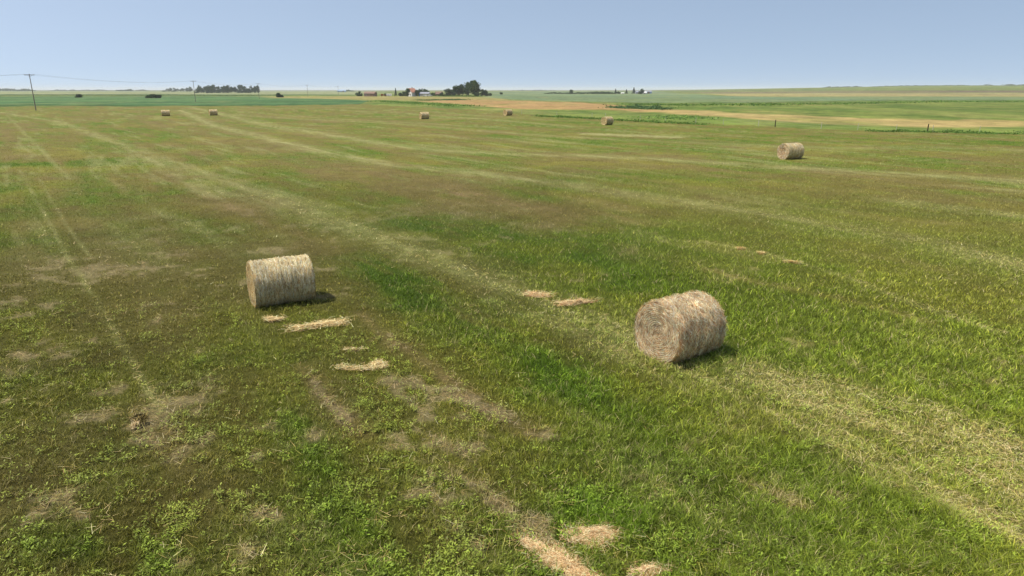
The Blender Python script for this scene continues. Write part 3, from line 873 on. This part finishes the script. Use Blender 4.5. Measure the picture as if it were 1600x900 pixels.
def tree(px, dist, h, w, label, pal=DK, name='tree', shape='round', cat='tree', group=None, nclump=None, trunk=.16, lobes=None, dense=1.0):
    p = on_bearing(px, dist)
    root = empty(name, p)
    rs = random.Random(int(px*31+dist))
    leaf = max(.35, h*.05)
    if shape == 'cone':
        n = int(900*dense); t_ = rng.random(n)**.8
        lay = np.floor(t_*11)/11+.05*rng.random(n)
        rr_ = (1-lay)*w/2*(.55+.45*rng.random(n))*(.85+.3*np.sin(lay*40)); th = rng.uniform(0, 6.283, n)
        P = np.stack([rr_*np.cos(th), rr_*np.sin(th), h*(.06+.94*lay)-rr_*.15], 1)
        mb = MB(); mb.tube([(0, 0, -.3), (0, 0, h*.5), (0, 0, h*.96)], [h*.02, h*.012, h*.003], 6); mb.build('trunk', M_bark, root)
    else:
        th0 = trunk*h
        nl = lobes or rs.randint(7, 11)
        L = []
        for k in range(nl):
            a_ = rs.uniform(0, 6.283); q = math.sqrt(rs.random())*.62
            zc = rs.uniform(.10, .98)
            sz = rs.uniform(.22, .38)
            lim = math.sqrt(max(0.05, 1-((zc-.45)/.6)**2))
            L.append((math.cos(a_)*q*w/2*lim*1.25, math.sin(a_)*q*w/2*lim*1.25, th0+(h-th0)*zc*(1-sz*.35)*.93, w*sz*.62, (h-th0)*sz*.62))
        L.append((0, 0, th0+(h-th0)*.42, w*.33, (h-th0)*.36))
        Ps = []
        nc = nclump or int(16*dense)
        for lx_, ly_, lz_, rx_, rz_ in L:
            for _ in range(nc):
                v_ = rng.normal(0, 1, 3); v_ /= np.linalg.norm(v_); v_ *= rng.uniform(.45, 1.08)
                cpt = np.array([lx_+v_[0]*rx_, ly_+v_[1]*rx_, lz_+v_[2]*rz_])
                m_ = 18
                Ps.append(cpt+rng.normal(0, leaf*1.1, (m_, 3))*np.array([1, 1, .7]))
        P = np.concatenate(Ps); P[:, 2] = np.clip(P[:, 2], .1, h*1.02)
        mb = MB(); mb.tube([(0, 0, -.3), (0, 0, th0), (w*.03, 0, h*.65)], [h*.03, h*.022, h*.008], 7)
        for lx_, ly_, lz_, rx_, rz_ in L[:5]:
            mb.tube([(0, 0, th0*.9), (lx_*.5, ly_*.5, (th0+lz_)*.5), (lx_, ly_, lz_)], [h*.014, h*.01, h*.004], 5)
        mb.build('trunk', M_bark, root)
    V, F, c = leaf_quads(P, np.full(len(P), leaf*1.5), pal)
    np_mesh('crown', V, [F], M_leaf, c, root)
    tag(root, label, cat, group)
    return root
def m_per_px(d): return d/1111.0

# big trees beside the farmstead (about 750 m away)
D0 = 760
GT = 'trees of the farmstead'
tree(689, D0, 4.2, 5, 'low round bush between the house trees and the big tree group', DK, group=GT, trunk=.05)
tree(701, D0+10, 8.5, 12, 'leftmost and lowest crown of the big tree group right of the house', DK, group=GT, trunk=.06)
tree(708, D0+25, 9.4, 11, 'crown behind the lowest one in the big tree group', DK, group=GT, trunk=.08)
tree(715.5, D0, 12.2, 10.5, 'upright crown left of the middle of the big tree group', DK, group=GT, trunk=.08)
tree(723, D0+6, 12.2, 11, 'middle crown of the big tree group', MD*.85, group=GT, trunk=.08)
tree(732, D0-4, 14.3, 11, 'tall crown just left of the tallest tree', DK, group=GT, trunk=.06)
tree(743, D0-12, 16.4, 15, 'tallest broad tree with gaps in its crown, right of the house', MD*.8, group=GT, trunk=.10, lobes=12, dense=1.2)
tree(754, D0+5, 9.2, 8, 'loose low crown on the right side of the tallest tree', DK, group=GT, trunk=.12)
tree(759, D0+5, 6.6, 5, 'rightmost thin crown of the big tree group', DK, group=GT, trunk=.15, nclump=8)
tree(764, D0+30, 3.0, 7, 'low dark bush at the right foot of the big tree group', DK, group=GT, trunk=.03)
tree(744, D0-30, 4.2, 6.5, 'bush at the foot of the tallest tree', DK, group=GT, trunk=.03)
# around the house
tree(618, D0+40, 8.6, 3.6, 'single narrow spruce left of the house', CF, 'conifer', 'cone', group=GT)
tree(626, D0+20, 4.0, 5, 'low dark bush left of the house', DK, group=GT, trunk=.04)
tree(631, D0+10, 5.2, 5.2, 'bushy tree between the low bush and the house', DK, group=GT, trunk=.05)
tree(636.5, D0-15, 8.4, 6, 'tree standing at the left corner of the house', MD*.8, group=GT, trunk=.06)
tree(651.5, D0-10, 7.4, 4.4, 'slim tree at the right corner of the house', DK, group=GT, trunk=.05)
tree(657, D0+25, 8.2, 7, 'round tree behind the blue ended outbuilding', DK, group=GT, trunk=.05)
tree(664.5, D0+25, 7.8, 7, 'round tree right behind the outbuilding', MD*.8, group=GT, trunk=.05)
tree(669, D0+25, 6.2, 4, 'low tree at the right end of the outbuilding', DK, group=GT, trunk=.05)
tree(676, D0+15, 3.8, 5, 'bush between the outbuilding and the brown barn', DK, group=GT, trunk=.03)
tree(682, D0+15, 4.2, 4.6, 'bush at the left side of the brown barn', DK, group=GT, trunk=.03)
tree(561, 790, 4.9, 9.5, 'dark rounded thicket left of the white gabled shed', DK, 'shrub', cat='shrub', trunk=.02, lobes=12)
tree(783, 1000, 2.6, 4, 'lone dark bush on the skyline right of the big trees', DK, 'shrub', cat='shrub', trunk=.03)
tree(602, D0+30, 2.6, 3, 'tiny bush behind the rusty truck', DK, 'shrub', cat='shrub', trunk=.03)
# bushes in front at left
tree(236, 640, 2.9, 9.5, 'left half of the low dark bush pair above the emerald crop', DK, 'shrub', cat='shrub', trunk=.02)
tree(245, 640, 2.4, 6, 'right half of the low dark bush pair above the emerald crop', DK, 'shrub', cat='shrub', trunk=.02)
tree(120, 700, 2.7, 6, 'lone low bush in the pale field right of the nearest pole', DK, 'shrub', cat='shrub', trunk=.02)
tree(434, 660, 3.6, 4.2, 'small round dark bush right of the tree belt', DK, 'shrub', cat='shrub', trunk=.02)
tree(439, 665, 2.0, 2.6, 'tiny bush touching the small round dark bush', DK, 'shrub', cat='shrub', trunk=.02)
# tree belt 305..405
BELT = [(307,8.2,12,'leftmost tree of the long belt'),(314,14.5,15,'tree beside the leftmost one of the belt'),(321,13,14,'third tree of the belt'),(328,15.2,14,'fourth tree of the belt'),
        (335,15.8,15,'fifth tree of the belt, slightly taller'),(342,13,13,'sixth tree of the belt, in the dip'),(349,14,14,'seventh tree of the belt'),(355.5,17.6,12,'tallest narrow tree of the belt'),
        (362,12.5,12,'low tree right of the tallest in the belt'),(368,12,10,'second low tree in the belt, near its middle'),(376,15.5,15,'big rounded tree in the right half of the belt'),
        (384,15.2,15,'second big rounded tree in the right half of the belt'),(391,14.2,13,'last tree before the gap in the belt'),(398,13.5,9,'tree by the right pole'),(402.5,14,7,'rightmost tree of the belt')]
for px, h_, w_, lb in BELT:
    tree(px, 1650+random.uniform(-25, 25), h_*1.1, w_, lb, DK, group='trees of the long belt', trunk=.02, nclump=14)
# bluish farther belt 255..300
for k, px in enumerate([257, 262, 267, 272, 277, 282, 287, 292, 297]):
    hs = [6, 9, 11, 11, 9, 8, 10, 12, 14][k]
    tree(px, 2500, hs*1.2, 17, ['leftmost', 'second', 'third', 'fourth', 'fifth', 'sixth', 'seventh', 'eighth', 'rightmost'][k]+' pale tree of the farther belt left of the dark belt', DK, group='trees of the farther belt', trunk=.04, nclump=8)
# right farmstead ~ 1500 m
DR = 1180
GR = 'trees of the far farm on the right'
tree(893, DR-20, 6.9, 8.5, 'round tree in the low hedge, centre right', DK, group=GR, trunk=.04)
tree(962, DR, 8.4, 5.5, 'leftmost pointed spruce of the far right farm', CF, 'conifer', 'cone', group=GR, dense=1.8)
tree(966.5, DR, 3.8, 7, 'bush right of the leftmost spruce', DK, group=GR, trunk=.03)
tree(979, DR, 7.4, 6.5, 'middle pointed spruce of the far right farm', CF, 'conifer', 'cone', group=GR, dense=1.8)
tree(990.5, DR, 10.4, 8, 'tallest pointed spruce of the far right farm', CF, 'conifer', 'cone', group=GR, dense=2)
tree(1003, DR-40, 9.6, 9, 'round dark tree at the left end of the white farm building', DK, group=GR, trunk=.08, nclump=24)

# low hedge 850..962
def hedge(px0, px1, dist, h, depth, label, pal=DK, n=4200, name='hedge', kind=None, leaf=.9, cat='hedge', jag=.5):
    a_, b_ = on_bearing(px0, dist), on_bearing(px1, dist)
    root_loc = (a_+b_)/2; root_loc.z = min(a_.z, b_.z)
    t_ = rng.random(n)
    X = a_.x+(b_.x-a_.x)*t_; Y = a_.y+(b_.y-a_.y)*t_+rng.normal(0, depth, n)
    top = h*(1-jag+jag*(0.5+.8*fbm(X/(h*2.2), Y*0+px0, 3, 120)))
    endf = np.clip(np.minimum(t_, 1-t_)*9, .25, 1)
    Z = hgt(X, Y)+rng.random(n)**.8*np.maximum(top, .15)*endf
    P = np.stack([X, Y, Z], 1)-np.array(root_loc)
    V, F, c = leaf_quads(P, np.full(n, leaf), pal)
    o = np_mesh(name, V, [F], M_leaf, c); o.location = root_loc
    tag(o, label, cat, kind=kind)
    return o
hedge(850, 962, DR, 3.6, 4, 'long low dark hedge leading to the far right farm', DK, 4500)
hedge(925, 1300*0+962, DR-10, 4.0, 3, 'taller stretch of hedge just left of the spruces', DK, 1500)
# rough weeds
GRN = np.array([lin((88,122,52)), lin((104,138,60)), lin((72,104,46)), lin((120,146,70))])
def weeds(pts, h, depth, label, n, pal=GRN, leaf=.3, name='weeds'):
    P3 = [at(*p) for p in pts]
    loc = P3[0].copy()
    seg = rng.integers(0, len(P3)-1, n); t_ = rng.random(n)
    A = np.array([tuple(p) for p in P3])
    X = A[seg, 0]*(1-t_)+A[seg+1, 0]*t_+rng.normal(0, depth, n); Y = A[seg, 1]*(1-t_)+A[seg+1, 1]*t_+rng.normal(0, depth, n)
    top = h*(0.45+.6*fbm(X/2.0, Y/3.0, 3, 130))
    Z = hgt(X, Y)+rng.random(n)*np.maximum(top, .1)
    V, F, c = leaf_quads(np.stack([X, Y, Z], 1)-np.array(loc), np.full(n, leaf), pal)
    o = np_mesh(name, V, [F], M_leaf, c); o.location = loc
    tag(o, label, 'weeds', kind='stuff')
    return o
weeds([(968,168.5),(990,169.5),(1010,170),(1030,171)], 1.5, 3.0, 'dark green reed thicket in the ditch right of centre', 4200, DK*1.9, .45, 'reeds')
weeds([(1360,205.2),(1400,206),(1450,206.5),(1500,207.5),(1560,209),(1640,210.5)], 0.6, .9, 'dark weeds growing along the far right fence line', 2200, GRN*1.0, .22)
#weeds([(1575,208),(1600,208.5),(1640,209)], 1.0, .8, 'taller dark weeds at the right edge of the fence line', 900, DK*1.5, .3)
weeds([(600,157.5),(640,161),(680,163),(720,166)], 0.6, 5, 'rough tufts of grass between the hay field and the house', 2600, GRN*1.3, .5)
weeds([(660,157),(700,156.6),(722,156)], 0.9, 3, 'dark tufts in the pale strip below the house', 1600, DK*2.2, .6)
weeds([(1030,183),(1060,185),(1090,186)], 0.7, 3.0, 'light green tufts in the ditch below the orange grass', 700, GRN*1.5, .35)
weeds([(1000,163.4),(1100,164.6),(1200,164),(1350,161),(1500,159),(1640,158.5)], 0.8, 6, 'rough green growth along the near edge of the teal crop', 5000, GRN*1.15, .6)
weeds([(0,149),(150,149),(300,149),(430,149)], .8, 5, 'low dark growth along the far edge of the emerald crop', 4500, DK*2.0, 1.0)
weeds([(840,182),(900,184.5),(1000,190),(1100,195)], .5, .8, 'thin line of grass along the fence, centre right', 3500, GRN*1.15, .25)
weeds([(672,150.5),(700,150.5),(740,151)], 1.8, 6, 'grey green scrub at the foot of the big trees', 2500, GRN*.8, .8, 'scrub')

# far-off woods on the sky line (read as masses)
def farwood(px0, px1, dist, h, label, n=1500):
    hedge(px0, px1, dist, h*.62, 12, label, DK, n, 'distant_trees', 'stuff', 4.0, 'distant trees', .9)
farwood(-60, 52, 3900, 16, 'dark far wood at the left end of the sky line', 2600)
farwood(76, 178, 5200, 13, 'faint far wood left of the first hay bales', 2200)
farwood(184, 206, 3600, 12, 'small blue clump of far trees left of the farther belt', 700)
farwood(214, 231, 4200, 11, 'second small blue clump of far trees left of the farther belt', 500)
farwood(536, 552, 3000, 8, 'far trees around the pale blue shed', 500)
farwood(800, 870, 5200, 10, 'thin far tree line between the two farms', 1200)
farwood(1285, 1345, 3550, 7, 'broken far tree line above the lone right bale', 900)
farwood(1360, 1520, 3600, 5, 'very thin far tree line towards the right', 1500)
farwood(1520, 1680, 3700, 11, 'blue far wood at the right end of the sky line', 2600)

# ------------------------------------------------------------------ buildings
M_white = flat_mat('white_paint', (222,222,218), .6, .3, (.6, .06))
M_cream = flat_mat('cream_siding', (206,196,176), .7, .2, (.6, .08))
M_roofb = flat_mat('brown_roof', (128,108,96), .85, .1, (.8, .12))
M_roofp = flat_mat('faded_red_roof', (176,126,106), .85, .1, (.8, .12))
M_roofg = flat_mat('grey_roof', (138,142,150), .7, .2, (.8, .1))
M_blue = flat_mat('blue_cladding', (70,104,170), .6, .3, (.8, .1))
M_pblue = flat_mat('pale_blue_metal', (150,172,196), .5, .3, (.8, .08))
M_glass = flat_mat('dark_glass', (40,48,56), .15, .6, (1, .05))
M_brown = flat_mat('weathered_boards', (120,98,78), .9, .1, (1.5, .2))
M_rust = flat_mat('rusty_paint', (150,84,52), .8, .2, (2, .25))
M_tyre = flat_mat('tyre_rubber', (36,36,38), .9, .1, (3, .1))
M_conc = flat_mat('concrete', (160,156,148), .9, .1, (2, .1))

def house(name, px, dist, length, depth, wall_h, roof_h, rot, mwall, mroof, label, cat='building', windows=(), door=None, chimney=False, mfront=None):
    p = on_bearing(px, dist)
    root = empty(name, p, rot)
    hx, hy = length/2, depth/2
    mb = MB(); mb.prism([(-hy, -.4), (hy, -.4), (hy, wall_h), (0, wall_h+roof_h-.05), (-hy, wall_h)], -hx, hx)
    w = mb.build('wall', mwall, root)
    th = .18; ov = .45
    nx_, nz_ = roof_h, hy
    ln_ = math.hypot(hy, roof_h)
    oy, oz = roof_h/ln_*th, hy/ln_*th
    sx, sz = hy/ln_*ov, roof_h/ln_*ov
    mb = MB()
    mb.prism([(-hy-sx, wall_h-sz+.02), (0, wall_h+roof_h+.02), (0, wall_h+roof_h+th*1.2), (-hy-sx, wall_h-sz+th)], -hx-.4, hx+.4)
    mb.prism([(hy+sx, wall_h-sz+.02), (hy+sx, wall_h-sz+th), (.003, wall_h+roof_h+th*1.2), (.003, wall_h+roof_h+.02)], -hx-.4, hx+.4)
    r_ = mb.build('roof', mroof, root)
    if chimney:
        mb = MB(); mb.box((hx*.3, .3, wall_h+roof_h+.5), (.35, .35, .8)); mb.build('chimney', M_conc, r_)
    for (sx_, zc, ww, wh) in windows:
        mb = MB(); y0 = -hy-.03
        mb.box((sx_, y0, zc), (ww/2+.1, .05, wh/2+.1)); f = mb.build('window', M_white, root)
        mb = MB(); mb.box((sx_, y0-.04, zc), (ww/2, .03, wh/2)); mb.build('pane', M_glass, f)
    if door:
        sx_, ww, wh = door
        mb = MB(); mb.box((sx_, -hy-.04, wh/2), (ww/2, .05, wh/2)); mb.build('door', mfront or M_brown, root)
    tag(root, label, cat)
    return root
house('shed', 578.5, 745, 11.5, 6.5, 2.9, 1.7, R(-14), M_roofb, M_roofb, 'low brown roofed shed with a bright gable end beside the dark thicket', 'shed', [(-3.4, 1.7, .9, .8)], (2.5, 2.6, 2.3))
o = MB(); 
# white gable end panel of that shed
shed = [q for q in bpy.data.objects if q.name == 'shed'][0]
mb = MB(); mb.prism([(-3.25, 0), (3.25, 0), (3.25, 2.9), (0, 4.5), (-3.25, 2.9)], -5.86, -5.77); g_ = mb.build('gable_end', M_white, shed); g_['label'] = 'white gable end'
house('house', 643, D0-5, 7.6, 8.5, 4.2, 3.9, R(52), M_white, M_roofp, 'tall white house with a faded red roof among the trees', 'house', [], None, True)
hs = [q for q in bpy.data.objects if q.name == 'house'][0]
for (yy, zz, hw_, hh_) in ((-1.9, 1.6, .55, .7), (1.9, 1.6, .55, .7), (0, 4.7, .5, .6)):
    for sg in (-1,):
        mb = MB(); mb.box((sg*3.83, yy, zz), (.05, hw_+.1, hh_+.1)); f = mb.build('window', M_cream, hs)
        mb = MB(); mb.box((sg*3.87, yy, zz), (.05, hw_, hh_)); mb.build('pane', M_glass, f)
house('house_porch', 637.5, D0-2, 5, 5, 2.6, 1.6, R(5), M_cream, M_roofp, 'low cream porch block at the left side of the house', 'building', [(-1, 1.5, .9, .8), (1, 1.5, .9, .8)])
house('outbuilding', 664, D0-6, 9.5, 5, 2.7, 1.5, R(-8), M_cream, M_roofg, 'low cream outbuilding with one blue end right of the house', 'outbuilding', [(-2.5, 1.5, .9, .8), (1, 1.5, .9, .8), (3.2, 1.5, .9, .8)])
ob = [q for q in bpy.data.objects if q.name == 'outbuilding'][0]
mb = MB(); mb.box((-5.6, 0, 1.6), (.8, 2.3, 1.6)); e_ = mb.build('lean_to', M_blue, ob); e_['label'] = 'blue lean-to at the end'
house('barn', 686, D0+5, 7.5, 6, 2.6, 2.2, R(10), M_brown, M_roofb, 'small weathered brown barn left of the big tree group', 'barn', [], (0, 2.4, 2.2))
house('long_shed', 534, 2300, 26, 10, 4.2, 2.4, R(4), M_pblue, M_pblue, 'pale blue long shed on the skyline by the farthest pole', 'shed', [], (5, 4, 3.6))
house('farm_building', 1007, DR-20, 7, 6, 2.0, 1.2, R(-8), M_white, M_white, 'low white building at the far right farm', 'farm building', [(-2, 1.2, 1, .8), (2, 1.2, 1, .8)], (0, 1.2, 1.8))
house('farm_house', 996.5, DR-5, 7, 6, 2.4, 2.2, R(6), M_roofg, M_roofg, 'grey farm house between the tallest spruce and the white building', 'house', [(-2, 1.7, 1.2, 1), (2, 1.7, 1.2, 1)], (0, 1.2, 2.2))
house('small_shed', 973, DR-15, 4.2, 3, 1.2, .7, R(0), M_white, M_white, 'tiny white shed between the leftmost and middle spruces', 'shed', [], (0, 1.0, 1.1))
house('machine_shed', 1013, DR+120, 12, 8, 3.4, 1.8, R(0), M_pblue, M_roofg, 'pale machine shed behind the right end of the far farm', 'shed', [], (0, 4, 3))

# vehicles in the yard
def truck(px, dist, mbody, name, label, rot=0, box=False):
    p = on_bearing(px, dist); root = empty(name, p, rot)
    mb = MB()
    if box:
        mb.prism([(-1, .55), (1, .55), (1, 1.1), (-1, 1.1)], -3.0, -.1)
        mb.prism([(-1.1, 1.1), (1.1, 1.1), (1.15, 2.4), (-1.15, 2.4)], -3.0, -.2)
    else:
        mb.prism([(-.92, .5), (.92, .5), (.95, 1.15), (-.95, 1.15)], -2.8, .2)
    mb.build('cargo_box', mbody, root)
    mb = MB(); prof = [(.0+.25, .5), (2.7, .5), (2.75, 1.0), (1.55, 1.15), (1.1, 1.85), (.25, 1.9)]
    n = len(prof)
    V = [(x_, -.93, z_) for x_, z_ in prof]+[(x_, .93, z_) for x_, z_ in prof]
    mb.add(V, [(k, (k+1) % n, (k+1) % n+n, k+n) for k in range(n)]+[tuple(range(n))[::-1], tuple(range(n, 2*n))])
    mb.build('cab', mbody, root)
    mb = MB(); mb.box((.72, 0, 1.48), (.38, .945, .24)); mb.build('window', M_glass, root)
    for x_ in (-2.0, 1.9):
        for y_ in (-.82, .82):
            mb = MB(); mb.tube([(x_, y_-.13, .4), (x_, y_+.13, .4)], .4, 14); mb.build('wheel', M_tyre, root)
    tag(root, label, 'truck')
truck(599, D0-5, M_rust, 'farm_truck', 'old rusty farm truck between the shed and the narrow spruce', R(8), True)
truck(665, D0-28, M_white, 'pickup_truck', 'white pickup truck parked before the outbuilding', R(175))
truck(671, D0-26, M_white, 'pickup_truck', 'second white pickup truck nearer the brown barn', R(20))
p = on_bearing(607.5, D0-5); tr = empty('camper_trailer', p, R(4))
mb = MB(); mb.prism([(-1.1, .5), (1.1, .5), (1.1, 2.1), (.9, 2.45), (-.9, 2.45), (-1.1, 2.1)], -2.6, 2.6); bd = mb.build('body', M_white, tr)
mb = MB(); mb.box((-.8, -1.12, 1.6), (.6, .04, .3)); mb.box((1.2, -1.12, 1.6), (.4, .04, .3)); mb.build('window', M_glass, tr)
for y_ in (-.9, .9):
    mb = MB(); mb.tube([(0, y_-.12, .35), (0, y_+.12, .35)], .35, 12); mb.build('wheel', M_tyre, tr)
tag(tr, 'white camper trailer beside the rusty farm truck', 'trailer')

# ------------------------------------------------------------------ haze
if HAZE:
    m = bpy.data.materials.new('haze_air'); m.use_nodes = True; n_ = m.node_tree; n_.nodes.clear()
    o_ = n_.nodes.new('ShaderNodeOutputMaterial'); pv = n_.nodes.new('ShaderNodeVolumePrincipled')
    pv.inputs['Color'].default_value = (0.93, 0.97, 1.0, 1)
    pv.inputs['Density'].default_value = HAZE_DENS
    pv.inputs['Anisotropy'].default_value = 0.0
    n_.links.new(pv.outputs[0], o_.inputs['Volume'])
    mb = MB(); mb.box((0, 0, 19), (16500, 16500, 22)); h_ = mb.build('haze', m)
    tag(h_, 'thin pale summer haze over the fields', 'haze', kind='stuff')
print('done')
